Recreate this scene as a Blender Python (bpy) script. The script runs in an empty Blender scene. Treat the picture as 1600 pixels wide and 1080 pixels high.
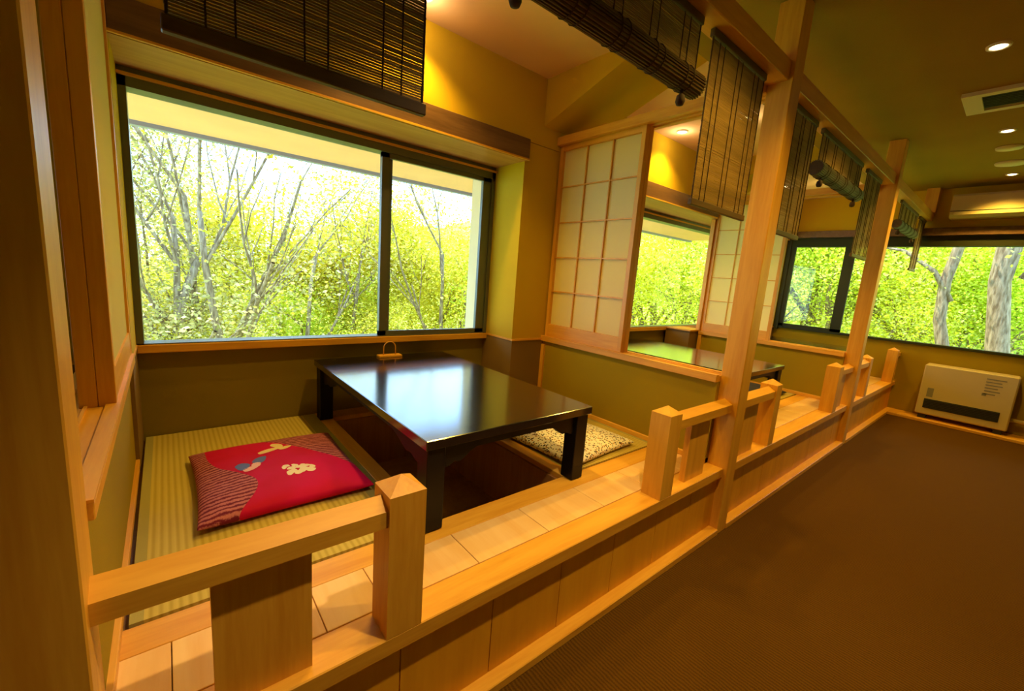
import bpy, bmesh, math, random
from mathutils import Vector, Matrix
random.seed(7)
S = bpy.context.scene
COL = S.collection
R = math.radians

# ------------------------------------------------------------------ camera
CAM_H, YAW, PITCH, ROLL, FPX = 1.392, R(50.21), R(-9.49), R(4.27), 656.1
fw = Vector((math.cos(PITCH)*math.cos(YAW), math.cos(PITCH)*math.sin(YAW), math.sin(PITCH)))
rt = fw.cross(Vector((0, 0, 1))).normalized()
up = rt.cross(fw)
rt, up = (math.cos(ROLL)*rt + math.sin(ROLL)*up, -math.sin(ROLL)*rt + math.cos(ROLL)*up)
cd = bpy.data.cameras.new('camera')
cam = bpy.data.objects.new('camera', cd)
COL.objects.link(cam)
M = Matrix.Identity(4)
for i in range(3):
    M[i][0], M[i][1], M[i][2] = rt[i], up[i], -fw[i]
M.translation = Vector((0, 0, CAM_H))
cam.matrix_world = M
cd.sensor_width = 36
cd.lens = 36*FPX/1600
cd.clip_start = 0.02
cd.clip_end = 600
S.camera = cam

# ------------------------------------------------------------------ view, world, sun, daylight
S.view_settings.view_transform = 'Standard'
S.view_settings.look = 'None'
S.view_settings.gamma = 1
S.view_settings.use_curve_mapping = False
S.view_settings.exposure = 0.0
try:
    S.cycles.use_denoising = True
    S.cycles.max_bounces = 10
    S.cycles.transparent_max_bounces = 24
    S.cycles.sample_clamp_indirect = 8
except Exception:
    pass

W = bpy.data.worlds.new('world'); S.world = W
W.use_nodes = True
nt = W.node_tree; nt.nodes.clear()
n_out = nt.nodes.new('ShaderNodeOutputWorld')
n_bg = nt.nodes.new('ShaderNodeBackground')
n_tc = nt.nodes.new('ShaderNodeTexCoord')
n_sp = nt.nodes.new('ShaderNodeSeparateXYZ')
n_cr = nt.nodes.new('ShaderNodeValToRGB')
nt.links.new(n_tc.outputs['Generated'], n_sp.inputs[0])
nt.links.new(n_sp.outputs['Z'], n_cr.inputs[0])
n_cr.color_ramp.elements[0].position = 0.0
n_cr.color_ramp.elements[0].color = (0.42, 0.66, 1.0, 1)
n_cr.color_ramp.elements[1].position = 0.55
n_cr.color_ramp.elements[1].color = (0.30, 0.54, 1.0, 1)
nt.links.new(n_cr.outputs[0], n_bg.inputs[0])
SKY = 7.0
n_bg.inputs[1].default_value = SKY
nt.links.new(n_bg.outputs[0], n_out.inputs[0])

def link_light(name, ld, loc, rot=(0, 0, 0)):
    o = bpy.data.objects.new(name, ld); COL.objects.link(o)
    o.location = loc; o.rotation_euler = rot
    return o

sun = bpy.data.lights.new('sun', 'SUN'); sun.energy = 9.0; sun.angle = R(1.0); sun.color = (1.0, 0.93, 0.78)
so = link_light('sun', sun, (0, 0, 20))
so.rotation_euler = Vector((-0.25, 0.50, 0.92)).to_track_quat('Z', 'Y').to_euler()

def portal(loc, rot, sx, sy):
    l = bpy.data.lights.new('window_daylight', 'AREA'); l.shape = 'RECTANGLE'; l.size = sx; l.size_y = sy
    l.cycles.is_portal = True
    link_light('window_daylight', l, loc, rot)
for x0, x1 in ((-2.6, -.6), (-.12, 2.04), (2.48, 7.3)):
    portal(((x0+x1)/2, 2.93, 1.55), (R(-90), 0, 0), x1-x0, 1.3)
portal((7.46, .5, 1.53), (0, R(90), 0), 1.25, 3.9)

WARM = (1.0, 0.62, 0.09)
LAMP_BOOTH, LAMP_HALL = 52.0, 96.0
def lamp_light(x, y, z, e, size=R(120), blend=.7, col=WARM):
    l = bpy.data.lights.new('downlight_bulb', 'SPOT'); l.energy = e; l.color = col
    l.spot_size = size; l.spot_blend = blend; l.shadow_soft_size = .035
    return link_light('downlight_bulb', l, (x, y, z))

# ------------------------------------------------------------------ mesh helpers
class MB:
    def __init__(self): self.v = []; self.f = []
    def add(self, vs, fs):
        n = len(self.v); self.v += [tuple(p) for p in vs]; self.f += [tuple(i+n for i in f) for f in fs]; return self
    def box(self, x0, x1, y0, y1, z0, z1, c=0.0):
        if x1 < x0: x0, x1 = x1, x0
        if y1 < y0: y0, y1 = y1, y0
        if z1 < z0: z0, z1 = z1, z0
        if c <= 0:
            return self.add([(x0,y0,z0),(x1,y0,z0),(x1,y1,z0),(x0,y1,z0),(x0,y0,z1),(x1,y0,z1),(x1,y1,z1),(x0,y1,z1)],
                            [(3,2,1,0),(4,5,6,7),(0,1,5,4),(1,2,6,5),(2,3,7,6),(3,0,4,7)])
        c = min(c, (x1-x0)*.3, (y1-y0)*.3, (z1-z0)*.3)
        bm = bmesh.new(); bmesh.ops.create_cube(bm, size=1)
        for v in bm.verts:
            v.co = Vector(((x0+x1)/2+v.co.x*(x1-x0), (y0+y1)/2+v.co.y*(y1-y0), (z0+z1)/2+v.co.z*(z1-z0)))
        bmesh.ops.bevel(bm, geom=bm.edges[:], offset=c, segments=1, affect='EDGES')
        bm.verts.index_update()
        self.add([v.co[:] for v in bm.verts], [[v.index for v in f.verts] for f in bm.faces]); bm.free()
        return self
    def prism(self, prof, axis, a, b):
        # prof: list of 2-D points in the other two axes (in xyz order), counter-clockwise
        n = len(prof)
        def P(p, t):
            return (t, p[0], p[1]) if axis == 'X' else ((p[0], t, p[1]) if axis == 'Y' else (p[0], p[1], t))
        vs = [P(p, a) for p in prof]+[P(p, b) for p in prof]
        fs = [tuple(range(n))[::-1], tuple(range(n, 2*n))]+[(i, (i+1) % n, n+(i+1) % n, n+i) for i in range(n)]
        return self.add(vs, fs)
    def tube(self, pts, rad, seg=8, cap=True):
        pts = [Vector(p) for p in pts]
        rad = rad if isinstance(rad, (list, tuple)) else [rad]*len(pts)
        ref = None; n0 = len(self.v)
        for i, p in enumerate(pts):
            d = (pts[min(i+1, len(pts)-1)]-pts[max(i-1, 0)])
            d = d.normalized() if d.length > 1e-9 else Vector((0, 0, 1))
            if ref is None:
                ref = Vector((0, 0, 1)) if abs(d.z) < .9 else Vector((1, 0, 0))
            a = (ref-d*ref.dot(d)).normalized(); ref = a; b = d.cross(a)
            for k in range(seg):
                t = 2*math.pi*k/seg
                self.v.append(tuple(p+rad[i]*(math.cos(t)*a+math.sin(t)*b)))
        for i in range(len(pts)-1):
            for k in range(seg):
                q = n0+i*seg; k2 = (k+1) % seg
                self.f.append((q+k, q+k2, q+seg+k2, q+seg+k))
        if cap:
            self.f.append(tuple(n0+k for k in range(seg))[::-1])
            q = n0+(len(pts)-1)*seg
            self.f.append(tuple(q+k for k in range(seg)))
        return self
    def lathe(self, prof, cx, cy, seg=24):
        # prof: (r, z) pairs
        n0 = len(self.v); m = len(prof)
        for k in range(seg):
            t = 2*math.pi*k/seg
            for r, z in prof: self.v.append((cx+r*math.cos(t), cy+r*math.sin(t), z))
        for k in range(seg):
            a, b = n0+k*m, n0+((k+1) % seg)*m
            for i in range(m-1): self.f.append((a+i, b+i, b+i+1, a+i+1))
        return self

def fin(name, mb, mat, parent=None, smooth=False, loc=None):
    me = bpy.data.meshes.new(name)
    o = bpy.data.objects.new(name, me); COL.objects.link(o)
    if parent is not None:
        off = parent.get('_base'); off = Vector(off) if off is not None else Vector((0, 0, 0))
        o.parent = parent; org = off
        if parent.type != 'EMPTY': org = Vector(parent['_base'])
        o['_base'] = tuple(org)
    else:
        if loc is None:
            xs = [p[0] for p in mb.v]; ys = [p[1] for p in mb.v]; zs = [p[2] for p in mb.v]
            loc = ((min(xs)+max(xs))/2, (min(ys)+max(ys))/2, min(zs))
        org = Vector(loc); o.location = org; o['_base'] = tuple(org)
    me.from_pydata([tuple(Vector(p)-org) for p in mb.v], [], mb.f)
    me.update()
    bm = bmesh.new(); bm.from_mesh(me); bmesh.ops.recalc_face_normals(bm, faces=bm.faces[:]); bm.to_mesh(me); bm.free()
    me.materials.append(mat)
    if smooth:
        for p in me.polygons: p.use_smooth = True
    return o

def thing(name, label, cat, base, group=None):
    o = bpy.data.objects.new(name, None); COL.objects.link(o)
    o.empty_display_size = .1
    o.location = base; o['_base'] = tuple(base)
    o['label'] = label; o['category'] = cat; o['kind'] = 'thing'
    if group: o['group'] = group
    return o

def tag(o, label, cat, group=None, kind='thing'):
    o['label'] = label; o['category'] = cat; o['kind'] = kind
    if group: o['group'] = group
    return o

def struct(name, mb, mat, label=None, cat=None):
    o = fin(name, mb, mat)
    o['kind'] = 'structure'
    if label: o['label'] = label
    if cat: o['category'] = cat
    return o

def copy_tree(o, delta=None, label=None, parent=None):
    c = o.copy(); COL.objects.link(c)
    if parent is not None: c.parent = parent
    if delta is not None: c.location = Vector(o.location)+Vector(delta)
    if label: c['label'] = label
    for ch in list(o.children): copy_tree(ch, None, None, c)
    return c

# ------------------------------------------------------------------ materials
def mat(name, col, rough=.6, spec=.5, metal=0.0):
    m = bpy.data.materials.new(name); m.use_nodes = True
    b = m.node_tree.nodes['Principled BSDF']
    b.inputs['Base Color'].default_value = (*col, 1); b.inputs['Roughness'].default_value = rough
    b.inputs['Specular IOR Level'].default_value = spec; b.inputs['Metallic'].default_value = metal
    return m

def N(m, t, **kw):
    n = m.node_tree.nodes.new(t)
    for k, v in kw.items(): setattr(n, k, v)
    return n
def L(m, a, b): m.node_tree.links.new(a, b)

def coords(m, scale=(1, 1, 1), rnd=True):
    tc = N(m, 'ShaderNodeTexCoord'); mp = N(m, 'ShaderNodeMapping')
    mp.inputs['Scale'].default_value = scale
    if rnd:
        oi = N(m, 'ShaderNodeObjectInfo'); ad = N(m, 'ShaderNodeVectorMath', operation='ADD'); ml = N(m, 'ShaderNodeMath', operation='MULTIPLY')
        ml.inputs[1].default_value = 17.0
        L(m, oi.outputs['Random'], ml.inputs[0]); L(m, tc.outputs['Object'], ad.inputs[0]); L(m, ml.outputs[0], ad.inputs[1])
        L(m, ad.outputs[0], mp.inputs[0])
    else:
        L(m, tc.outputs['Object'], mp.inputs[0])
    return mp.outputs[0]

def ramp(m, fac, stops):
    cr = N(m, 'ShaderNodeValToRGB'); e = cr.color_ramp.elements
    e[0].position, e[0].color = stops[0][0], (*stops[0][1], 1)
    e[1].position, e[1].color = stops[-1][0], (*stops[-1][1], 1)
    for p, c in stops[1:-1]:
        k = e.new(p); k.color = (*c, 1)
    L(m, fac, cr.inputs[0]); return cr.outputs[0]

def bump(m, h, strength=.2, dist=.01):
    b = N(m, 'ShaderNodeBump'); b.inputs['Strength'].default_value = strength; b.inputs['Distance'].default_value = dist
    L(m, h, b.inputs['Height']); L(m, b.outputs[0], m.node_tree.nodes['Principled BSDF'].inputs['Normal'])

def wood(name, c1, c2, axis='X', rough=.45, spec=.4, freq=1.0):
    m = mat(name, c1, rough, spec)
    sc = {'X': (1.3, 16, 16), 'Y': (16, 1.3, 16), 'Z': (16, 16, 1.3)}[axis]
    v = coords(m, tuple(s*freq for s in sc))
    n1 = N(m, 'ShaderNodeTexNoise'); n1.inputs['Scale'].default_value = 1.0; n1.inputs['Detail'].default_value = 5; n1.inputs['Roughness'].default_value = .6
    n1.inputs['Distortion'].default_value = .6
    L(m, v, n1.inputs['Vector'])
    n2 = N(m, 'ShaderNodeTexNoise'); n2.inputs['Scale'].default_value = 7.0; n2.inputs['Detail'].default_value = 3
    L(m, v, n2.inputs['Vector'])
    mx = N(m, 'ShaderNodeMath', operation='MULTIPLY_ADD'); mx.inputs[1].default_value = .3
    L(m, n2.outputs[0], mx.inputs[0]); L(m, n1.outputs[0], mx.inputs[2])
    b = m.node_tree.nodes['Principled BSDF']
    L(m, ramp(m, mx.outputs[0], [(.45, c2), (.8, c1)]), b.inputs['Base Color'])
    bump(m, mx.outputs[0], .06, .004)
    return m

LW1, LW2 = (0.80, 0.41, 0.045), (0.66, 0.29, 0.022)
wood_x = wood('pale_wood_along_x', LW1, LW2, 'X')
wood_y = wood('pale_wood_along_y', LW1, LW2, 'Y')
wood_z = wood('pale_wood_upright', LW1, LW2, 'Z')
deck_wood = wood('deck_wood', (0.88, 0.57, 0.24), (0.80, 0.45, 0.15), 'Y', .28, .5, .6)
panel_wood = wood('panel_wood', (0.78, 0.37, 0.015), (0.68, 0.30, 0.010), 'Z', .5, .3, .5)
brown_x = wood('brown_wood_along_x', (0.20, 0.105, 0.05), (0.12, 0.06, 0.028), 'X', .4)
brown_z = wood('brown_wood_upright', (0.26, 0.14, 0.06), (0.17, 0.085, 0.035), 'Z', .45)
pit_wood = wood('pit_wood', (0.50, 0.24, 0.06), (0.38, 0.17, 0.04), 'Z', .5)

def plaster(name, c, s=.25, sc=220):
    m = mat(name, c, .9, .15)
    v = coords(m, (1, 1, 1), False)
    n = N(m, 'ShaderNodeTexNoise'); n.inputs['Scale'].default_value = sc; n.inputs['Detail'].default_value = 2
    L(m, v, n.inputs['Vector'])
    n2 = N(m, 'ShaderNodeTexNoise'); n2.inputs['Scale'].default_value = 2.5
    L(m, v, n2.inputs['Vector'])
    L(m, ramp(m, n2.outputs[0], [(.3, tuple(x*.92 for x in c)), (.7, c)]), m.node_tree.nodes['Principled BSDF'].inputs['Base Color'])
    bump(m, n.outputs[0], s, .003)
    return m
wall_m = plaster('mustard_plaster', (0.62, 0.40, 0.018))
low_m = plaster('olive_plaster', (0.36, 0.24, 0.006))
low_backlit_m = plaster('backlit_olive_plaster', (0.27, 0.20, 0.03))  # olive plaster under the windows, its backlit shade put into the colour
wains_m = plaster('brown_wainscot', (0.25, 0.15, 0.05))
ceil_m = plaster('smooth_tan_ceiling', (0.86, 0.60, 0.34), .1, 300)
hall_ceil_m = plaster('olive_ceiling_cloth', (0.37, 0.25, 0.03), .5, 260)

lacq = mat('black_lacquer', (0.005, 0.005, 0.008), .14, .8)
lb_ = lacq.node_tree.nodes['Principled BSDF']; lb_.inputs['Coat Weight'].default_value = 1.0; lb_.inputs['Coat Roughness'].default_value = .16; lb_.inputs['Coat IOR'].default_value = 1.5
v = coords(lacq, (1, 1, 1)); nn = N(lacq, 'ShaderNodeTexNoise'); nn.inputs['Scale'].default_value = 9; L(lacq, v, nn.inputs['Vector']); bump(lacq, nn.outputs[0], .02, .01)

lacq_side = mat('satin_black_lacquer', (0.006, 0.005, 0.006), .38, .25)
tat = mat('tatami_straw', (0.62, 0.50, 0.16), .75, .25)
v = coords(tat, (1, 1, 1), False)
wv = N(tat, 'ShaderNodeTexWave', wave_type='BANDS', bands_direction='X', wave_profile='SIN'); wv.inputs['Scale'].default_value = 14.3
wv.inputs['Distortion'].default_value = .25; wv.inputs['Detail'].default_value = 1
L(tat, v, wv.inputs['Vector'])
wf = N(tat, 'ShaderNodeTexNoise'); wf.inputs['Scale'].default_value = 1
mp = N(tat, 'ShaderNodeMapping'); mp.inputs['Scale'].default_value = (60, 500, 60); L(tat, v, mp.inputs[0]); L(tat, mp.outputs[0], wf.inputs['Vector'])
ma = N(tat, 'ShaderNodeMath', operation='MULTIPLY_ADD'); ma.inputs[1].default_value = .35; L(tat, wf.outputs[0], ma.inputs[0]); L(tat, wv.outputs[0], ma.inputs[2])
L(tat, ramp(tat, ma.outputs[0], [(.0, (0.43, 0.31, 0.05)), (.9, (0.58, 0.44, 0.10))]), tat.node_tree.nodes['Principled BSDF'].inputs['Base Color'])
bump(tat, ma.outputs[0], .22, .003)
heri = plaster('mat_border_cloth', (0.42, 0.36, 0.12), .3, 700)

carpet = mat('brown_ribbed_carpet', (0.16, 0.09, 0.03), .95, .1)
v = coords(carpet, (1, 1, 1), False)
wv = N(carpet, 'ShaderNodeTexWave', wave_type='BANDS', bands_direction='X'); wv.inputs['Scale'].default_value = 22; wv.inputs['Distortion'].default_value = 3; wv.inputs['Detail'].default_value = 2
L(carpet, v, wv.inputs['Vector'])
nz = N(carpet, 'ShaderNodeTexNoise'); nz.inputs['Scale'].default_value = 260; nz.inputs['Detail'].default_value = 3; L(carpet, v, nz.inputs['Vector'])
ma = N(carpet, 'ShaderNodeMath', operation='MULTIPLY_ADD'); ma.inputs[1].default_value = 1.6; L(carpet, nz.outputs[0], ma.inputs[0]); L(carpet, wv.outputs[0], ma.inputs[2])
mm = N(carpet, 'ShaderNodeMath', operation='MULTIPLY'); mm.inputs[1].default_value = .5; L(carpet, ma.outputs[0], mm.inputs[0])
L(carpet, ramp(carpet, mm.outputs[0], [(.3, (0.062, 0.026, 0.002)), (.95, (0.13, 0.056, 0.003))]), carpet.node_tree.nodes['Principled BSDF'].inputs['Base Color'])
bump(carpet, ma.outputs[0], .5, .004)

paper = bpy.data.materials.new('shoji_paper'); paper.use_nodes = True
t = paper.node_tree; t.nodes.clear()
o_ = t.nodes.new('ShaderNodeOutputMaterial'); d_ = t.nodes.new('ShaderNodeBsdfDiffuse'); tr = t.nodes.new('ShaderNodeBsdfTranslucent'); mx = t.nodes.new('ShaderNodeMixShader')
d_.inputs[0].default_value = (0.90, 0.78, 0.40, 1); tr.inputs[0].default_value = (0.92, 0.80, 0.42, 1); mx.inputs[0].default_value = .42
t.links.new(d_.outputs[0], mx.inputs[1]); t.links.new(tr.outputs[0], mx.inputs[2]); t.links.new(mx.outputs[0], o_.inputs[0])

glass = bpy.data.materials.new('window_glass'); glass.use_nodes = True
t = glass.node_tree; t.nodes.clear()
o_ = t.nodes.new('ShaderNodeOutputMaterial'); a_ = t.nodes.new('ShaderNodeBsdfTransparent'); g_ = t.nodes.new('ShaderNodeBsdfGlossy'); fz = t.nodes.new('ShaderNodeFresnel'); mx = t.nodes.new('ShaderNodeMixShader')
a_.inputs[0].default_value = (.97, .99, .97, 1); g_.inputs['Roughness'].default_value = 0.0
lw_ = t.nodes.new('ShaderNodeLayerWeight'); pw = t.nodes.new('ShaderNodeMath'); pw.operation = 'POWER'; pw.inputs[1].default_value = 5.0
sc_ = t.nodes.new('ShaderNodeMath'); sc_.operation = 'MULTIPLY_ADD'; sc_.inputs[1].default_value = .5; sc_.inputs[2].default_value = .02
t.nodes.remove(fz)
t.links.new(lw_.outputs['Facing'], pw.inputs[0]); t.links.new(pw.outputs[0], sc_.inputs[0])
t.links.new(sc_.outputs[0], mx.inputs[0]); t.links.new(a_.outputs[0], mx.inputs[1]); t.links.new(g_.outputs[0], mx.inputs[2]); t.links.new(mx.outputs[0], o_.inputs[0])

alu = mat('dark_window_metal', (0.14, 0.15, 0.14), .35, .5, .2)
head_m = wood('tan_head_board', (0.58, 0.28, 0.12), (0.46, 0.20, 0.08), 'X', .5)
bamboo = wood('bamboo_slats', (0.36, 0.22, 0.07), (0.20, 0.12, 0.035), 'X', .55, .3)
cordm = mat('blind_cord', (0.045, 0.018, 0.012), .8)
barm = wood('blind_bar', (0.13, 0.075, 0.03), (0.08, 0.045, 0.02), 'X', .5)
plastic = mat('cream_plastic', (0.60, 0.47, 0.22), .5, .3)
dgrill = mat('dark_grille', (0.03, 0.028, 0.02), .6)
white_m = mat('white_paint', (0.80, 0.74, 0.52), .5)
grey_m = mat('grey_print', (0.25, 0.22, 0.15), .6)
soffit_m = plaster('peach_soffit', (0.95, 0.50, 0.24), .1)
fascia_m = mat('grey_fascia', (0.30, 0.30, 0.33), .6)
ext_m = plaster('exterior_render', (0.80, 0.66, 0.45), .1)
bulb_m = bpy.data.materials.new('lit_bulb'); bulb_m.use_nodes = True
bp_ = bulb_m.node_tree.nodes['Principled BSDF']; bp_.inputs['Base Color'].default_value = (1, .9, .7, 1)
bp_.inputs['Emission Color'].default_value = (1.0, .82, .5, 1); bp_.inputs['Emission Strength'].default_value = 9

# ------------------------------------------------------------------ key dimensions
PF, DK = .93, .40                 # kerb face, deck height
P = [-.188, 2.453, 5.055]         # pillar centres along the hall
PC = [-.197, 2.42, 5.03]          # partition centres
XE = 7.345                        # end wall
CEIL = 2.80
B0 = [-2.8, -.188, 2.42, 5.03, XE]

# ------------------------------------------------------------------ setting: floor, ceiling, walls
struct('floor', MB().box(-3.2, XE+.2, -2.3, 3.1, -.1, 0), carpet, 'brown ribbed carpet floor of the hall', 'floor')
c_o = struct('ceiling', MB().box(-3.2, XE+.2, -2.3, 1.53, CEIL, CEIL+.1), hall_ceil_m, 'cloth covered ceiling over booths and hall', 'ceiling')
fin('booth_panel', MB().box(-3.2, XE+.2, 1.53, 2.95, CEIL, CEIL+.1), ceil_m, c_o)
struct('wall_right', MB().box(-3.2, XE+.2, -2.4, -2.3, 0, CEIL), wall_m)
struct('wall_back', MB().box(-3.3, -3.2, -2.4, 3.1, 0, CEIL), wall_m)

piers = [(-3.2, -2.75), (-.565, -.13), (2.04, 2.48), (7.25, XE+.01)]
w = struct('wall_left', MB().box(-3.2, XE+.2, 2.46, 2.95, 2.345, CEIL), wall_m, 'mustard plaster wall above and between the booth windows', 'wall')
fin('panel_head', MB().box(-3.2, XE+.2, 2.50, 2.95, 2.218, 2.345), wains_m, w)
mb = MB()
for a, b in piers: mb.box(a, b, 2.46, 2.95, .905, 2.34)
fin('pier_panel', mb, wall_m, w)
mb = MB()
for a, b in piers: mb.box(a, b, 2.455, 2.95, 0, .895)
fin('wainscot_panel', mb, wains_m, w)
mb = MB()
for a, b in piers: mb.box(a-.004, b+.004, 2.448, 2.95, .893, .907)
fin('cap_strip', mb, wood_x, w)
fin('ledge_panel', MB().box(4.79, 5.10, 2.48, 2.79, 0, .89), wains_m, w)
fin('ledge_cap', MB().box(4.775, 5.115, 2.465, 2.79, .89, .907, .002), wood_x, w)
fin('low_panel', MB().box(-3.2, XE+.1, 2.84, 2.95, 0, .87), low_backlit_m, w)

# end wall with its wide window opening
w = struct('wall_end', MB().box(XE, XE+.15, -2.3, 2.95, 0, .925), low_m, 'olive plaster end wall beneath the wide window', 'wall')
fin('upper_panel', MB().box(XE, XE+.15, -2.3, 2.95, 2.13, CEIL), wall_m, w)
fin('side_panel', MB().box(XE, XE+.15, 2.44, 2.95, .925, 2.13).box(XE, XE+.15, -2.3, -1.5, .925, 2.13), wall_m, w)
struct('trim_1', MB().box(XE-.075, XE, -2.3, 2.455, 2.245, 2.335, .003), brown_x, 'brown rail over the wide end window', 'trim')
struct('baseboard_end', MB().box(XE-.30, XE, -2.3, .905, 0, .035, .004), wood_y, 'low wooden plinth along the end wall', 'baseboard')

# header shelf beams above each window
def header(i, x0, x1):
    o = struct('trim_%d' % i, MB().box(x0, x1, 2.425, 2.60, 2.215, 2.35, .003), brown_x, 'brown header beam over a booth window', 'trim')
    fin('trim_lip', MB().box(x0, x1, 2.421, 2.437, 2.207, 2.217), wood_x, o)
    return o
header(2, -2.72, -.57); header(3, -.13, 2.055); header(4, 2.475, 4.955); header(5, 5.105, XE-.08)

# ------------------------------------------------------------------ windows
def window(n, x0, x1, mull):
    y = 2.80
    z0, z1 = .905, 2.165
    f = MB()
    f.box(x0, x1, y, y+.10, z1-.045, z1+.045).box(x0, x1, y, y+.10, z0, z0+.006)
    f.box(x0, x0+.03, y, y+.10, z0, z1).box(x1-.03, x1, y, y+.10, z0, z1)
    o = struct('window_%d' % n, f, alu, 'dark metal framed sliding booth window', 'window')
    # fixed pane and sliding sash
    s = MB(); a = mull-.035
    s.box(a, a+.05, y+.012, y+.04, z0, z1).box(x1-.105, x1-.03, y+.012, y+.04, z0, z1)
    s.box(a, x1-.03, y+.012, y+.04, z0, z0+.038).box(a, x1-.03, y+.012, y+.04, z1-.075, z1-.03)
    fin('sash', s, alu, o)
    fin('mullion', MB().box(mull-.02, mull+.05, y+.045, y+.085, z0, z1), alu, o)
    fin('glass', MB().box(x0+.03, mull+.02, y+.062, y+.066, z0, z1), glass, o)
    fin('glass', MB().box(a+.05, x1-.105, y+.024, y+.028, z0+.038, z1-.07), glass, o)
    fin('window_sill', MB().box(x0-.0, x1, y-.015, y+.10, .862, .905, .004), wood_x, o)
    fin('head_trim', MB().box(x0, x1, y-.02, y+.0, z1+.0, z1+.012), wood_x, o)
    fin('head_board', MB().box(x0, x1, 2.44, y+.1, 2.205, 2.2145), head_m, o)
window(1, -.13, 2.04, 1.165)
window(2, -2.75, -.565, -1.45)
window(3, 2.48, 7.25, 6.38)
# end window
f = MB()
xa = XE-.02
endm = mat('olive_window_metal', (0.035, 0.038, 0.012), .6, .2)
f.box(xa, xa+.12, -1.5, 2.55, 2.12, 2.245).box(xa, xa+.12, -1.5, 2.55, .90, .93).box(xa-.02, xa+.12, 2.40, 2.55, .88, 2.245).box(xa, xa+.12, -1.5, -1.44, .9, 2.2)
o = struct('window_4', f, endm, 'wide dark metal framed window in the end wall', 'window')
s = MB(); s.box(xa, xa+.04, 1.62, 1.74, .93, 2.12).box(xa, xa+.04, 1.62, 2.40, .93, .972).box(xa, xa+.04, 2.34, 2.40, .93, 2.12)
fin('sash', s, endm, o)
fin('glass', MB().box(xa+.06, xa+.064, -1.44, 1.66, .93, 2.12), glass, o)
fin('glass', MB().box(xa+.02, xa+.024, 1.74, 2.34, .972, 2.12), glass, o)

# ------------------------------------------------------------------ raised platform
names = ['the booth with the red cushion', 'the second booth', 'the last booth by the end wall']
HX = [(.79, 1.52), (3.41, 4.14), (6.17, 6.93)]          # sunken foot wells
HY0, HY1 = 1.345, 2.70
slab = MB()
xs = [-3.2]
for a, b in HX:
    slab.box(xs[-1], a, HY0, 2.84, .02, .375); slab.box(a, b, HY1, 2.84, .02, .375); xs.append(b)
slab.box(xs[-1], XE, HY0, 2.84, .02, .375)
slab.box(-3.2, XE, .97, HY0, .02, .375)
struct('floor_platform', slab, pit_wood, 'raised timber base carrying the dining booths', 'platform')

edges = [(-3.2, P[0]-.056), (P[0]+.056, P[1]-.056), (P[1]+.056, P[2]-.056), (P[2]+.056, XE)]
kl = ['pale wooden kerb with plain front panels beyond the big pillar at the picture edge',
      'pale wooden kerb with plain front panels under the booth with the red cushion',
      'pale wooden kerb with plain front panels under the second booth',
      'short far stretch of pale wooden kerb reaching the end wall']
for k, (a, b) in enumerate(edges):
    t = thing('platform_kerb', kl[k], 'kerb', ((a+b)/2, PF, 0), 'kerbs along the booths')
    fin('cap_board', MB().box(a, b, PF, 1.045, .346, DK, .003), wood_x, t)
    pm = MB(); step = .329; x = .468
    while x-step > a: x -= step
    while x <= a+.01: x += step
    last = a
    while x < b+.001:
        if x-last > .01: pm.box(last+.002, x-.002, .955, .97, .036, .346)
        last = x; x += step
    if b-last > .01: pm.box(last+.002, b, .955, .97, .036, .346)
    pm.box(a, b, .964, .972, .036, .346)
    fin('front_panel', pm, panel_wood, t)
    fin('toe_rail', MB().box(a, b, .903, .972, 0, .036, .003), wood_x, t)

# deck boards running across, between the cap board and the tatami
JX = [-3.1, -2.77, -2.44, -2.11, -1.78, -1.45, -1.12, -.79, -.46, -.033, .295, .46, .797, 1.134, 1.48, 1.82, 2.16, 2.49, 2.82, 3.15, 3.49, 3.83, 4.17, 4.51, 4.88, 5.2, 5.54, 5.87, 6.2, 6.54, 6.87, 7.2]
cnt = 0
def booth_of(x):
    return -1 if x < P[0] else (0 if x < P[1] else (1 if x < P[2] else 2))
for k in range(-1, 3):
    a, b = [(-3.2, P[0]), (P[0], P[1]), (P[1], P[2]), (P[2], XE)][k+1]
    nm = (['the booth past the big pillar']+names)[k+1]
    t = thing('deck_planks', 'smooth pale deck planks along the front edge of '+nm, 'deck', ((a+b)/2, 1.14, .375), 'deck planks')
    js = [a]+[x for x in JX if a+.02 < x < b-.02]+[b]
    for i in range(len(js)-1):
        fin('plank', MB().box(js[i]+.0012, js[i+1]-.0012, 1.047, 1.237, .375, DK, .0012), deck_wood, t)
    fin('inner_board', MB().box(a, b, 1.239, HY0, .375, DK, .0015), wood_x, t)

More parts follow.
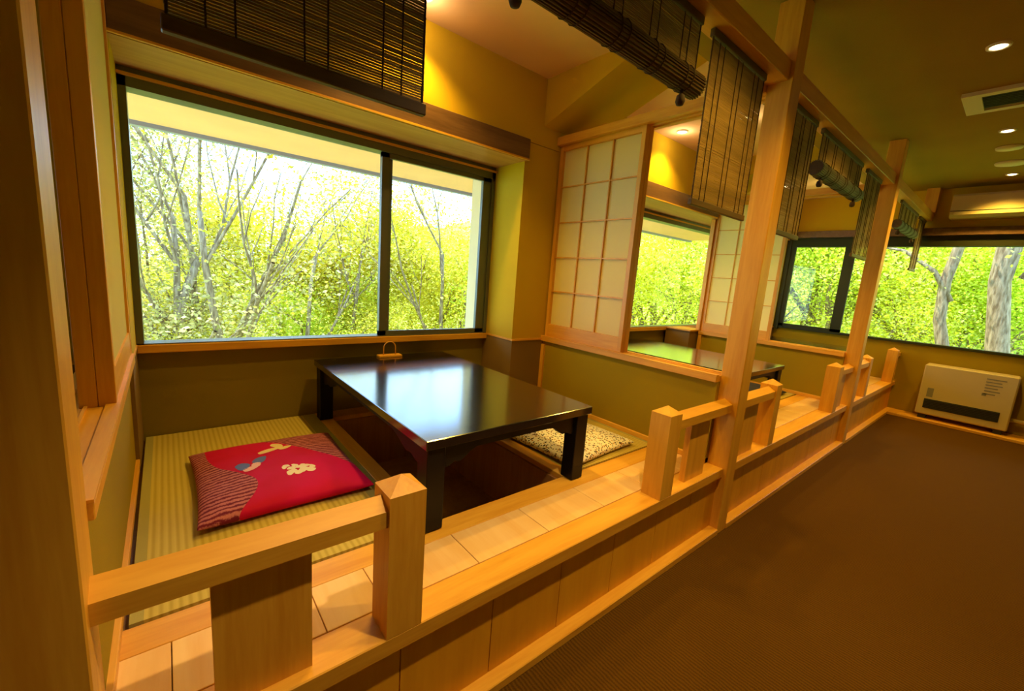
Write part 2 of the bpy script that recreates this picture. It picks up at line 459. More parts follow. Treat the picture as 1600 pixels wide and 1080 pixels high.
# tatami and well surrounds
def tatami(x0, x1, label, border_right, border_left=False, cut=None):
    t = thing('tatami_mat', label, 'tatami mat', ((x0+x1)/2, 2.0, .375), 'tatami mats beside the tables')
    bl = .03; br = .03
    a, b = x0+bl, x1-(.075 if border_right else .03)
    if border_left: a = x0+.075
    yb = 2.83 if cut is None else 2.443
    wt = MB().box(a, b, HY0+.012, yb, .375, DK+.001)
    if cut is not None: wt.box(a, cut, yb, 2.83, .375, DK+.001)
    fin('woven_top', wt, tat, t)
    fin('cloth_border', MB().box(x0, a, HY0+.012, 2.83, .375, DK+.0015), heri, t)
    fin('cloth_border', MB().box(b, x1, HY0+.012, yb, .375, DK+.0015), heri, t)
    return t
well_l = ['sunken foot well under the black table with the wooden stand', 'sunken foot well under the second black table', 'sunken foot well under the last table by the end wall']
for k, (a, b) in enumerate(HX):
    xl, xr = [(-.12, 2.365), (2.50, 4.975), (5.11, XE)][k]
    tatami(xl, a-.075, 'straw tatami mat nearer the camera in '+names[k] if k else 'straw tatami mat holding the red cushion', True)
    tatami(b+.075, xr, 'straw tatami mat holding the speckled cushion' if k == 0 else 'narrow straw tatami strip on the far side of '+names[k], False, True, [2.03, 4.77, 7.24][k])
    t = thing('foot_well', well_l[k], 'foot well', ((a+b)/2, 2.0, 0), 'foot wells under the tables')
    fin('side_board', MB().box(a-.012, a+.012, HY0, HY1, .0, .374), pit_wood, t)
    fin('side_board', MB().box(b-.012, b+.012, HY0, HY1, .0, .374), pit_wood, t)
    jm = MB()
    fin('end_board', MB().box(a+.012, b-.012, HY1-.012, HY1+.012, .0, .374), pit_wood, t)
    fin('end_board', MB().box(a+.012, b-.012, HY0-.012, HY0+.006, 0, .374), pit_wood, t)
    fin('bottom_board', MB().box(a+.012, b-.012, HY0+.006, HY1-.012, .0, .022), pit_wood, t)
    fin('edge_frame', MB().box(a-.075, a, HY0+.002, 2.83, .375, DK+.003, .002).box(b, b+.075, HY0+.002, 2.83, .375, DK+.003, .002).box(a, b, HY1, 2.83, .375, DK+.003, .002), wood_y, t)
tatami(-2.7, -.58, 'straw tatami mat of the booth past the big pillar', False)

# ------------------------------------------------------------------ pillars and the long beam
pl = ['thick pale square pillar filling the picture edge, shoji screens behind it', 'tall pale square pillar between the booth with the red cushion and the second booth', 'slimmer-looking square pillar further down the hall, before the end window']
for k, x in enumerate(P):
    t = thing('pillar', pl[k], 'pillar', (x, .966, 0), 'square pillars along the booths')
    fin('shaft', MB().box(x-.056, x+.056, .908, 1.024, 0, CEIL, .003), wood_z, t)
o = fin('pillar_stub', MB().box(XE-.115, XE, .908, 1.024, 2.515, CEIL, .003), wood_z)
tag(o, 'short square post standing on the long beam at the end wall', 'post')
BX = [-3.2, P[0]-.056, P[0]+.056, P[1]-.056, P[1]+.056, P[2]-.056, P[2]+.056, XE]
bl = ['pale square beam running past the big pillar out of view', 'pale square beam over the booth with the red cushion, carrying rolled and hanging blinds', 'pale square beam between the two tall pillars', 'far length of the pale beam reaching the end wall']
for k in range(4):
    o = fin('long_beam', MB().box(BX[2*k], BX[2*k+1], .928, 1.036, 2.425, 2.515, .003), wood_x)
    tag(o, bl[k], 'beam', 'beams over the booth fronts')

# ------------------------------------------------------------------ handrails with capped posts
def handrail(px, sx, label, k):
    """px: x of the pillar face (or wall) the rail starts at, sx: (x0, x1) of the capped post"""
    t = thing('handrail', label, 'handrail', (sum(sx)/2, .98, DK), 'short handrails at the booth entrances')
    x0, x1 = sx; z1 = .812
    m = MB().box(x0, x1, PF, 1.032, DK, z1)
    m.v += [((x0+x1)/2, .981, .846)]
    n = len(m.v)-1; m.f = [f for f in m.f if f != (4, 5, 6, 7)]+[(4, 5, n), (5, 6, n), (6, 7, n), (7, 4, n)]
    fin('post', m, wood_z, t)
    a, b = (px, x0) if px < x0 else (x1, px)
    fin('rail', MB().prism([(.938, .729), (1.024, .729), (1.024, .774), (.983, .800), (.938, .774)], 'X', a, b), wood_x, t)
    if b-a > .3:
        c = (a+b)/2-.003
        if k == 0: c = .139
        if k == 1: c = 2.125
        fin('board', MB().box(c-.098, c+.098, .966, .996, DK, .729), wood_z, t)
    elif b-a > .1:
        fin('board', MB().box(b-.11, b-.004, .966, .996, DK, .729), wood_z, t)
    return t
handrail(P[0]+.056, (.413, .516), 'wooden handrail from the big pillar to the pyramid-topped post before the red cushion', 0)
handrail(P[1]-.056, (1.743, 1.844), 'wooden handrail on the red-cushion booth side of the tall pillar', 1)
handrail(P[1]+.056, (3.033, 3.12), 'wooden handrail on the second booth side of the tall pillar', 2)
handrail(P[2]-.056, (4.488, 4.60), 'wooden handrail in front of the far slim pillar, second booth side', 3)
handrail(P[2]+.056, (5.62, 5.72), 'small handrail just beyond the far slim pillar', 4)
handrail(XE-.004, (7.06, 7.16), 'last wooden handrail, butting against the end wall beside the heater', 5)

# ------------------------------------------------------------------ partitions between booths
ppl = ['low plastered partition with a sill behind the big pillar, shoji screens on it',
       'low plastered partition with a wooden sill between the red-cushion booth and the second booth',
       'low plastered partition with a wooden sill at the far slim pillar']
def partition(k):
    c = PC[k]
    t = thing('low_partition', ppl[k], 'partition', (c, 1.74, DK), 'low partitions between booths')
    fin('plaster_panel', MB().box(c-.052, c+.052, 1.024, 2.455, DK, .886-(.028 if k == 2 else 0)), low_m, t)
    fin('base_trim', MB().box(c-.066, c+.066, 1.024, 2.455, DK, .432, .002), wood_y, t)
    q = .886-(.028 if k == 2 else 0)
    s = MB().box(c-.075, c+.075, 1.024, 2.46, q, q+.035, .002)
    s.box(c-.075, c-.042, 1.024, 2.46, q+.0345, q+.042).box(c+.042, c+.075, 1.024, 2.46, q+.0345, q+.042).box(c-.004, c+.004, 1.024, 2.46, q+.0345, q+.042)
    fin('sill', s, wood_y, t)
    fin('corner_post', MB().box(c-.068, c-.04, 2.42, 2.46, .40, .858), wood_z, t)
    if k == 2: fin('jamb', MB().box(c-.068, c+.068, 2.456, 2.50, .90, 2.2), wood_z, t)
    h = MB().box(c-.075, c+.075, 1.024, 2.46, 2.392, 2.44, .002)
    h.box(c-.075, c-.042, 1.024, 2.46, 2.382, 2.392).box(c+.042, c+.075, 1.024, 2.46, 2.382, 2.392).box(c-.004, c+.004, 1.024, 2.46, 2.382, 2.392)
    fin('head_rail', h, wood_y, t)
    return t
for k in range(3): partition(k)

def shoji(k, side, y0, y1, label, base_obj=None):
    """side -1: panel on the near face, +1: panel on the far face"""
    c = (PC[k] if k else -.171)+side*.0205; x0, x1 = c-.020, c+.020
    z0, z1 = .921-(.028 if k == 2 else 0), 2.386
    t = thing('shoji_screen', label, 'shoji screen', (c, (y0+y1)/2, z0), 'shoji screens on the partitions')
    fr = MB().box(x0, x1, y0, y0+.032, z0, z1, .0015).box(x0, x1, y1-.032, y1, z0, z1, .0015)
    fin('stile', fr, wood_z, t)
    fin('bottom_rail', MB().box(x0+.002, x1-.002, y0+.032, y1-.032, z0, z0+.105), wood_y, t)
    fin('top_rail', MB().box(x0+.002, x1-.002, y0+.032, y1-.032, z1-.04, z1), wood_y, t)
    a, b, p, q = y0+.032, y1-.032, z0+.105, z1-.04
    l = MB(); xx = c-.009*side*-1
    la, lb = c-.009, c+.009
    for i in (1, 2):
        y = a+(b-a)*i/3; l.box(la, lb, y-.004, y+.004, p, q)
    for i in range(1, 5):
        z = p+(q-p)*i/5; l.box(la+.001, lb-.001, a, b, z-.004, z+.004)
    fin('lattice', l, wood_z, t)
    px = c+.011 if k == 0 else c+.006
    fin('paper', MB().add([(px, a, p), (px, b, p), (px, b, q), (px, a, q)], [(0, 1, 2, 3)]), paper, t)
    return t
shoji(0, 1, 1.67, 2.452, 'shoji screen behind the big pillar, on the red-cushion booth side of its sill')
shoji(0, -1, 1.67, 2.452, 'shoji screen behind the big pillar, stacked at the rear of the other one')
shoji(1, -1, 1.70, 2.452, 'shoji screen facing the speckled cushion, three panes wide and five high')
shoji(1, 1, 1.70, 2.452, 'shoji screen hidden right behind the one facing the speckled cushion')
shoji(2, -1, 1.70, 2.452, 'shoji screen seen beyond the second black table, partly behind the tall pillar')

# haunched ceiling beams above partitions
hl = ['tapering plastered ceiling brace above the big pillar partition', 'tapering plastered ceiling brace over the shoji facing the speckled cushion', 'tapering plastered ceiling brace over the far partition']
for k, dx in enumerate((-2.6, 0, 2.6)):
    o = fin('ceiling_brace', MB().prism([(2.462, 2.478), (2.462, CEIL), (1.53, CEIL)], 'X', 2.2+dx, 2.69+dx), wall_m)
    tag(o, hl[k], 'brace', 'ceiling braces')

# ------------------------------------------------------------------ bamboo blinds
def blind(x0, x1, zbot, label, rolled=False, y=.985, ztop=2.405):
    t = thing('bamboo_blind', label, 'blind', ((x0+x1)/2, y, zbot), 'bamboo blinds hanging from the long beam')
    fin('top_bar', MB().box(x0-.004, x1+.004, y-.011, y+.011, ztop-.012, ztop+.018, .002), barm, t)
    s = MB(); z = ztop-.016; st = .0056
    zend = zbot+(.075 if rolled else .02)
    rnd = random.Random(int(x0*1000))
    while z > zend:
        h = .0042+rnd.uniform(-.0004, .0005); j = rnd.uniform(-.0008, .0008)
        s.box(x0+rnd.uniform(0, .002), x1-rnd.uniform(0, .002), y-.0011+j, y+.0011+j, z-h, z); z -= st
    fin('slats', s, bamboo, t)
    wd = x1-x0; n = 5 if wd > .8 else 3
    for i in range(n):
        cx = x0+wd*(i+.5)/n
        for d in (-.022, .022):
            fin('cord', MB().tube([(cx+d, y-.003, ztop), (cx+d, y-.003, zend)], .0019, 5), cordm, t)
    for cx in (x0+.004, x1-.004): fin('edge_cord', MB().tube([(cx, y-.002, ztop), (cx, y-.002, zend)], .0028, 5), cordm, t)
    if rolled:
        rc = zbot+.045; rm = MB()
        # the rolled slats as a bundle of thin rods around a core
        pts = []
        rm.tube([(x0-.02, y+.0, rc), (x1+.02, y+.0, rc)], .040, 20)
        for i in range(26):
            a = 2*math.pi*i/26
            rm.tube([(x0-.02, y+.0425*math.cos(a), rc+.0425*math.sin(a)), (x1+.02, y+.0425*math.cos(a), rc+.0425*math.sin(a))], .0034, 5)
        fin('roll', rm, barm, t)
        for i in range(n):
            cx = x0+wd*(i+.5)/n
            for d in (-.022, .022):
                ring = [(cx+d, y+.0475*math.cos(2*math.pi*q/14), rc+.0475*math.sin(2*math.pi*q/14)) for q in range(15)]
                fin('tie_cord', MB().tube(ring, .0018, 5), cordm, t)
        for cx in (x0+.085, x1-.085):
            ts = MB().lathe([(0.0, rc-.040), (.006, rc-.042), (.006, rc-.058), (.015, rc-.064), (.018, rc-.085), (.013, rc-.097), (0, rc-.10)], cx, y-.005, 12)
            fin('tassel', ts, cordm, t, True)
    else:
        fin('bottom_bar', MB().box(x0-.004, x1+.004, y-.009, y+.009, zbot, zbot+.026, .002), barm, t)
    return t
blind(.018, .492, 1.748, 'let-down bamboo blind before the window of the red-cushion booth, beside the big pillar')
blind(.655, 1.648, 2.135, 'rolled-up bamboo blind over the entrance of the red-cushion booth', True)
blind(1.745, 2.262, 1.745, 'let-down bamboo blind hanging in front of the shoji and second booth, beside the tall pillar')
blind(2.62, 3.055, 1.735, 'let-down bamboo blind just past the tall pillar, seen edge-on')
blind(3.18, 4.15, 2.145, 'rolled-up bamboo blind over the entrance of the second booth', True)
blind(4.32, 4.79, 1.745, 'let-down bamboo blind beside the far slim pillar')
blind(5.75, 6.72, 2.145, 'rolled-up bamboo blind over the last booth entrance', True)
blind(6.88, 7.28, 1.80, 'let-down bamboo blind nearest the end wall')

# ------------------------------------------------------------------ tables
def table(x0, x1, label):
    y0, y1, zt = 1.275, 2.765, .78
    t = thing('low_table', label, 'table', ((x0+x1)/2, 2.02, DK), 'black lacquered tables')
    fin('tabletop', MB().box(x0, x1, y0, y1, .742, zt, .0025), lacq, t)
    lw = .078; i = .012
    for lx in (x0+i, x1-i-lw):
        for ly in (y0+i, y1-i-lw):
            fin('leg', MB().box(lx, lx+lw, ly, ly+lw, DK+.0035, .742, .003), lacq_side, t)
    def apron(a, b):
        n = 28; top = [(b, .742), (a, .742)]; low = []
        for q in range(n+1):
            s = q/n; e = min(s, 1-s)
            d = .098 if e < .03 else (.098-.018*math.sin((e-.03)/.05*math.pi/2) if e < .08 else .08-.0*e)
            if e >= .08:
                u = min(1, (e-.08)/.14); d = .090-.050*(.5-.5*math.cos(math.pi*u))
            low.append((a+(b-a)*s, .742-d))
        return [(p[0], p[1]) for p in top]+low
    ya, yb = y0+i+lw, y1-i-lw
    for yy in (y0+.03, y1-.055): fin('apron', MB().prism(apron(x0+i+lw, x1-i-lw), 'Y', yy, yy+.025), lacq_side, t)
    for xx in (x0+.03, x1-.055): fin('apron', MB().prism(apron(ya, yb), 'X', xx, xx+.025), lacq_side, t)
    return t
table(.698, 1.612, 'black lacquered low table with a small wooden stand at its window end')
table(3.33, 4.235, 'second black lacquered low table, seen past the tall pillar')
table(6.08, 7.02, 'last black lacquered low table, glimpsed over the far partition sill')

def menu_stand(x, y, label):
    t = thing('menu_stand', label, 'menu stand', (x, y, .78), 'wooden stands on the tables')
    fin('base', MB().box(x-.08, x+.08, y-.03, y+.03, .7802, .794, .002), wood_x, t)
    pts = [(x-.042, y, .794)]+[(x-.042*math.cos(a), y, .842+.042*math.sin(a)) for a in [math.pi*i/12 for i in range(13)]]+[(x+.042, y, .794)]
    fin('arch', MB().tube(pts, .0038, 8), wood_x, t, True)
    return t
menu_stand(1.165, 2.70, 'small wooden stand with a bent arch at the window end of the table')
menu_stand(3.75, 2.70, 'small wooden stand with a bent arch on the second black table')

# ------------------------------------------------------------------ cushions
def pillow(name, label, cx, cy, hx, hy, T, rot, m, group=None, zb=DK+.002):
    t = thing(name, label, 'floor cushion', (cx, cy, zb), group)
    n = 28; mb = MB(); c, s = math.cos(rot), math.sin(rot)
    def prof(u, v):
        e = max(0.0, (1-abs(u)**2.6))*max(0.0, (1-abs(v)**2.6))
        return e**.38
    def pos(u, v, top=True):
        px = hx*u*(1-.045*(1-v*v)); py = hy*v*(1-.045*(1-u*u))
        h = prof(u, v); wr = .0016*math.sin(9*u+5*v)+.0012*math.sin(13*v-4*u)
        edge = T*.36
        z = edge+(T-edge)*h+wr*h if top else edge*(1-min(1, h*1.6))
        return (cx+px*c-py*s, cy+px*s+py*c, zb+max(0, z))
    for top in (True, False):
        base = len(mb.v)
        for j in range(n+1):
            for i in range(n+1):
                mb.v.append(pos(math.sin((i/n-.5)*math.pi), math.sin((j/n-.5)*math.pi), top))
        for j in range(n):
            for i in range(n):
                a = base+j*(n+1)+i; q = (a, a+1, a+n+2, a+n+1)
                mb.f.append(q if top else q[::-1])
    o = fin('cover', mb, m, t, True)
    bm = bmesh.new(); bm.from_mesh(o.data); bmesh.ops.remove_doubles(bm, verts=bm.verts[:], dist=.0008); bmesh.ops.recalc_face_normals(bm, faces=bm.faces[:]); bm.to_mesh(o.data); bm.free()
    for p_ in o.data.polygons: p_.use_smooth = True
    # corded seam
    loop = []
    for u, v in [(-1+2*i/16, -1) for i in range(16)]+[(1, -1+2*i/16) for i in range(16)]+[(1-2*i/16, 1) for i in range(16)]+[(-1, 1-2*i/16) for i in range(17)]:
        loop.append(pos(u, v, True))
    return t, pos

def math1(m, op, a, b=None, c=None):
    n = N(m, 'ShaderNodeMath', operation=op)
    for i, x in enumerate((a, b, c)):
        if x is None: continue
        if isinstance(x, (int, float)): n.inputs[i].default_value = x
        else: L(m, x, n.inputs[i])
    return n.outputs[0]

red = mat('crimson_silk', (0.70, 0.006, 0.09), .7, .15)
tc = N(red, 'ShaderNodeTexCoord'); sp = N(red, 'ShaderNodeSeparateXYZ'); L(red, tc.outputs['Object'], sp.inputs[0])
X_, Y_ = sp.outputs['X'], sp.outputs['Y']
# woven panel 1: beside one edge, bulging in the middle;  panel 2: the opposite corner
yy_ = math1(red, 'ADD', Y_, .17)
bulge = math1(red, 'MULTIPLY', math1(red, 'EXPONENT', math1(red, 'MULTIPLY', math1(red, 'MULTIPLY', yy_, yy_), -30.0)), .15)
m1 = math1(red, 'LESS_THAN', X_, math1(red, 'ADD', bulge, -.255))
m2 = math1(red, 'GREATER_THAN', math1(red, 'ADD', math1(red, 'MULTIPLY', X_, 1.41), Y_), .262)
msk = math1(red, 'MAXIMUM', m1, m2)
wv = N(red, 'ShaderNodeTexWave', wave_type='BANDS', bands_direction='Y', wave_profile='TRI'); wv.inputs['Scale'].default_value = 14; wv.inputs['Distortion'].default_value = 2.6; wv.inputs['Detail'].default_value = 1.5; wv.inputs['Detail Scale'].default_value = 2.2
L(red, tc.outputs['Object'], wv.inputs['Vector'])
vo = N(red, 'ShaderNodeTexVoronoi'); vo.inputs['Scale'].default_value = 170; L(red, tc.outputs['Object'], vo.inputs['Vector'])
lat = ramp(red, math1(red, 'MULTIPLY', wv.outputs['Fac'], math1(red, 'ADD', vo.outputs['Distance'], .45)), [(.25, (0.16, 0.012, 0.045)), (.62, (0.50, 0.16, 0.20))])
mr = N(red, 'ShaderNodeMix', data_type='RGBA'); L(red, msk, mr.inputs['Factor'])
ns = N(red, 'ShaderNodeTexNoise'); ns.inputs['Scale'].default_value = 5; L(red, tc.outputs['Object'], ns.inputs['Vector'])
L(red, ramp(red, ns.outputs[0], [(.35, (0.50, 0.001, 0.045)), (.65, (0.58, 0.001, 0.095))]), mr.inputs['A']); L(red, lat, mr.inputs['B'])
L(red, mr.outputs['Result'], red.node_tree.nodes['Principled BSDF'].inputs['Base Color'])
bump(red, ns.outputs[0], .3, .01)

speck = mat('speckled_cream_cotton', (0.72, 0.62, 0.42), .85, .2)
v = coords(speck, (1, 1, 1), False)
v1 = N(speck, 'ShaderNodeTexVoronoi'); v1.inputs['Scale'].default_value = 68; L(speck, v, v1.inputs['Vector'])
v2 = N(speck, 'ShaderNodeTexVoronoi'); v2.inputs['Scale'].default_value = 50; L(speck, v, v2.inputs['Vector'])
dk = math1(speck, 'LESS_THAN', v1.outputs['Distance'], .33)
og = math1(speck, 'LESS_THAN', v2.outputs['Distance'], .30)
ma_ = N(speck, 'ShaderNodeMix', data_type='RGBA'); ma_.inputs['A'].default_value = (0.86, 0.80, 0.68, 1); ma_.inputs['B'].default_value = (0.50, 0.24, 0.06, 1); L(speck, og, ma_.inputs['Factor'])
mb_ = N(speck, 'ShaderNodeMix', data_type='RGBA'); mb_.inputs['B'].default_value = (0.035, 0.02, 0.02, 1); L(speck, dk, mb_.inputs['Factor']); L(speck, ma_.outputs['Result'], mb_.inputs['A'])
L(speck, mb_.outputs['Result'], speck.node_tree.nodes['Principled BSDF'].inputs['Base Color'])

rc, rpos = pillow('floor_cushion', 'crimson floor cushion with butterflies and woven maroon corners on the tatami', .358, 2.035, .315, .345, .085, R(0), red, 'floor cushions')
pc, ppos = pillow('floor_cushion', 'cream floor cushion speckled black and brown beneath the table edge', 1.89, 1.645, .30, .27, .07, R(4), speck, 'floor cushions')
darkc = mat('dark_indigo_cotton', (0.02, 0.018, 0.03), .85)
dc, dpos = pillow('floor_cushion', 'dark floor cushion half under the second black table', 4.53, 1.68, .29, .29, .07, 0, darkc, 'floor cushions')

def wing(cu, cv, ru, rv, ang, parent, m, name, pos=rpos):
    mb = MB(); n = 18; rings = 3
    cs, sn = math.cos(ang), math.sin(ang)
    def pt(rr, a):
        lx = ru*rr*math.cos(a)*(1+.12*math.cos(3*a)); ly = rv*rr*math.sin(a)*(1+.1*math.sin(2*a))
        p = pos(cu+lx*cs-ly*sn, cv+lx*sn+ly*cs); return (p[0], p[1], p[2]+.0012)
    mb.v.append(pt(0, 0))
    for r_ in range(1, rings+1):
        for q in range(n): mb.v.append(pt(r_/rings, 2*math.pi*q/n))
    for q in range(n): mb.f.append((0, 1+q, 1+(q+1) % n))
    for r_ in range(rings-1):
        for q in range(n):
            a = 1+r_*n+q; b = 1+r_*n+(q+1) % n; mb.f.append((a, a+n, b+n, b))
    return mb
def merged(lst):
    m = MB()
    for x in lst: m.add(x.v, x.f)
    return m
gold = mat('gold_thread', (0.80, 0.62, 0.36), .6); cream = mat('cream_thread', (0.85, 0.75, 0.62), .6)
blue = mat('blue_thread', (0.09, 0.13, 0.50), .6); pinkw = mat('pale_pink_thread', (0.80, 0.45, 0.50), .6)
cover = [c for c in rc.children][0]
def emb(name, lst, m, label): 
    o = fin(name, merged(lst), m, rc); o['label'] = label
emb('butterfly', [wing(-.06, .36, .17, .055, .25, rc, gold, 'w'), wing(.08, .50, .075, .12, .5, rc, gold, 'w'), wing(.17, .38, .11, .05, .5, rc, gold, 'w')], gold, 'gold embroidered butterfly')
emb('butterfly', [wing(-.46, -.02, .09, .11, .3, rc, blue, 'w'), wing(-.23, .09, .12, .08, .8, rc, blue, 'w')], blue, 'blue embroidered butterfly')
emb('butterfly_trim', [wing(-.38, -.13, .10, .05, .3, rc, pinkw, 'w'), wing(-.29, -.04, .07, .06, .8, rc, pinkw, 'w')], pinkw, 'pale lower wings of the blue butterfly')
lst = []
for i in range(11):
    lst.append(wing(.02+.035*i, -.30+.05*math.sin(i*1.9)-.012*i, .032, .05, i, rc, cream, 'w'))
for i in range(6): lst.append(wing(.06+.055*i, -.47+.03*math.sin(i*2.2), .045, .06, i, rc, cream, 'w'))
emb('flower_motif', lst, cream, 'cream embroidered flower cluster')

# ------------------------------------------------------------------ ceiling fittings
def downlight(x, y, label, e, rad=.048):
    t = thing('downlight', label, 'ceiling light', (x, y, CEIL-.012), 'round ceiling downlights')
    fin('trim_ring', MB().lathe([(rad*.72, CEIL-.002), (rad*.75, CEIL-.010), (rad, CEIL-.010), (rad*1.05, CEIL-.001)], x, y), white_m, t, True)
    fin('bulb', MB().lathe([(rad*.72, CEIL-.003), (rad*.5, CEIL-.012), (0.0001, CEIL-.016)], x, y), bulb_m, t, True)
    if y > 1:
        g_l = bpy.data.lights.new('downlight_glow', 'POINT'); g_l.energy = 2.0; g_l.color = (1.0, .74, .40); g_l.shadow_soft_size = .04
        link_light('downlight_glow', g_l, (x, y, CEIL-.075))
    return lamp_light(x, y, CEIL-.03, e)
hallx = [(3.53, 'hall downlight above the first seam of brown carpet, before the ceiling air unit'), (5.18, 'hall downlight between the ceiling air unit and the ceiling discs'), (6.81, 'hall downlight beyond the ceiling discs, closest to the end wall'),
         (1.88, 'hall downlight overhead, out of frame before the air unit')]
for x, lb in hallx: downlight(x, .345, lb, LAMP_HALL)
l_ = downlight(.82, .345, 'cooler hall downlight overhead beside the camera', 120.0); l_.data.color = (1.0, .76, .42); l_.data.spot_size = R(80); l_.data.spot_blend = .7
for k, nm in enumerate(names):
    for y, w_ in ((2.27, 'window side'), (1.73, 'hall side')):
        downlight(1.12+2.6*k, y, 'booth downlight, %s, in %s' % (w_, nm), LAMP_BOOTH)
for x, r_, lb, nm_, ct in ((5.72, .085, 'small round ceiling loudspeaker between two hall downlights', 'ceiling_speaker', 'speaker'), (6.31, .11, 'larger round ceiling disc nearer the end wall', 'smoke_detector', 'detector')):
    t = thing(nm_, lb, ct, (x, .345, CEIL-.02))
    fin('disc', MB().lathe([(r_, CEIL-.001), (r_*.96, CEIL-.014), (0.001, CEIL-.018)], x, .345, 28), white_m, t, True)
# ceiling cassette air unit
t = thing('ceiling_air_unit', 'flat rectangular ceiling air unit with pale frame and dark intake', 'air conditioner', (4.37, 0, CEIL-.03))
x0, x1, y0, y1 = 4.175, 4.575, -.62, .528
fin('frame', MB().box(x0, x1, y0, y0+.05, CEIL-.025, CEIL).box(x0, x1, y1-.09, y1, CEIL-.025, CEIL).box(x0, x0+.055, y0+.05, y1-.09, CEIL-.025, CEIL).box(x1-.055, x1, y0+.05, y1-.09, CEIL-.025, CEIL), white_m, t)
g = MB().box(x0+.055, x1-.055, y0+.05, y1-.09, CEIL-.008, CEIL-.001)
for i in range(9): g.box(x0+.06+i*.031, x0+.07+i*.031, y0+.05, y1-.09, CEIL-.016, CEIL-.008)
fin('intake_grille', g, dgrill, t)

# wall air conditioner over the end window
t = thing('wall_air_conditioner', 'long cream wall air conditioner above the end window', 'air conditioner', (XE-.12, .3, 2.42))
prof = [(XE-.235, 2.455), (XE-.20, 2.425), (XE, 2.425), (XE, 2.685), (XE-.225, 2.685), (XE-.24, 2.66)]
fin('body', MB().prism(prof, 'Y', -.12, .77), plastic, t)
fin('louver', MB().box(XE-.243, XE-.225, -.09, .74, 2.452, 2.49, .003), plastic, t)
fin('seam', MB().box(XE-.2425, XE-.235, -.12, .77, 2.494, 2.50), dgrill, t)

# heater below the end window
t = thing('gas_heater', 'cream wall heater with dark grille under the end window', 'heater', (7.2, .29, .05))
x0, x1 = 7.11, 7.335; ya, yb = -.085, .668
fin('cabinet', MB().box(x0, x1, ya, yb, .088, .70, .012), plastic, t)
g = MB().box(x0-.004, x0+.01, -.005, .61, .17, .285)
for i in range(6): g.box(x0-.010, x0-.004, .0, .605, .178+i*.018, .184+i*.018)
fin('outlet_grille', g, dgrill, t)
fin('vent_mark', MB().box(x0-.0015, x0+.002, .545, .60, .31, .42), grey_m, t)
c_ = MB()
for i, w_ in enumerate((.15, .12, .13, .10, .12, .09)): c_.box(x0-.002, x0+.001, .155-w_, .155, .63-i*.034, .642-i*.034)
c_.box(x0-.002, x0+.001, .13, .165, .44, .47)
fin('control_panel', c_, grey_m, t)
fin('foot', MB().box(x0+.03, x1-.03, ya+.03, ya+.10, .035, .088).box(x0+.03, x1-.03, yb-.10, yb-.03, .035, .088), dgrill, t)
o = fin('gas_pipe', MB().tube([(XE-.08, -.085, .20), (XE-.08, -.30, .20)], .022, 10).tube([(XE-.08, -.30, .20), (XE-.01, -.34, .20)], .022, 10), plastic, None, True)
tag(o, 'short cream pipe leaving the side of the heater', 'pipe')

# ------------------------------------------------------------------ outside: eave, wall return
w = struct('exterior_soffit', MB().box(-6, XE+1.6, 2.95, 4.93, 2.42, 2.46), soffit_m, 'peach roof soffit outside the windows', 'roof eave')
fin('fascia_board', MB().box(-6, XE+1.6, 4.89, 4.96, 2.385, 2.46), fascia_m, w)
fin('end_panel', MB().box(XE+.15, XE+1.6, -3, 2.95, 2.42, 2.46), soffit_m, w)
o = fin('outdoor_post', MB().box(2.235, 2.40, 3.26, 3.42, -1.5, 2.42), ext_m)
tag(o, 'pale exterior post just outside the red-cushion booth window', 'post')

# ------------------------------------------------------------------ outside: land and trees
def hgt(x, y):
    z = -1.6-.16*max(0, y-4)-.02*max(0, x-7)
    if x > 11: z += .33*(x-11)
    if y > 26: z += .30*(y-26)
    z += .35*math.sin(x*.41+1)*math.cos(y*.33)
    return z
gm = mat('leafy_ground', (0.30, 0.36, 0.06), 1.0, .1)
v = coords(gm, (1, 1, 1), False); nz = N(gm, 'ShaderNodeTexNoise'); nz.inputs['Scale'].default_value = 1.6; nz.inputs['Detail'].default_value = 8; L(gm, v, nz.inputs['Vector'])
L(gm, ramp(gm, nz.outputs[0], [(.35, (0.40, 0.48, 0.05)), (.65, (0.62, 0.70, 0.10))]), gm.node_tree.nodes['Principled BSDF'].inputs['Base Color'])
mb = MB(); NX, NY = 60, 60
gx = [-20+i*(90/NX) for i in range(NX+1)]; gy = [-25+j*(90/NY) for j in range(NY+1)]
for j in range(NY+1):
    for i in range(NX+1):
        x, y = gx[i], gy[j]; mb.v.append((x, y, hgt(x, y)))
for j in range(NY):
    for i in range(NX):
        if gy[j] < 2.9 and gx[i] < 6.5: continue
        a = j*(NX+1)+i; mb.f.append((a, a+1, a+NX+2, a+NX+1))
o = fin('ground', mb, gm, None, True); o['kind'] = 'structure'; o['label'] = 'leafy slope falling away outside the windows'; o['category'] = 'ground'
# distant blue ridge
mb = MB(); rdg = []
for i in range(61):
    x = 30+i*4.0; h = 9+3.5*math.sin(i*.31)+1.6*math.sin(i*.9+1); rdg.append((x, 120-.25*x, h))
for p in rdg: mb.v += [(p[0], p[1], -12), p, (p[0]+8, p[1]+22, -12)]
for i in range(60):
    a = i*3
    mb.f += [(a, a+3, a+4, a+1), (a+1, a+4, a+5, a+2)]
o = fin('mountain', mb, mat('hazy_blue_slope', (0.30, 0.40, 0.52), 1), None, True); o['kind'] = 'structure'; o['label'] = 'hazy blue ridge beyond the trees'; o['category'] = 'mountain'

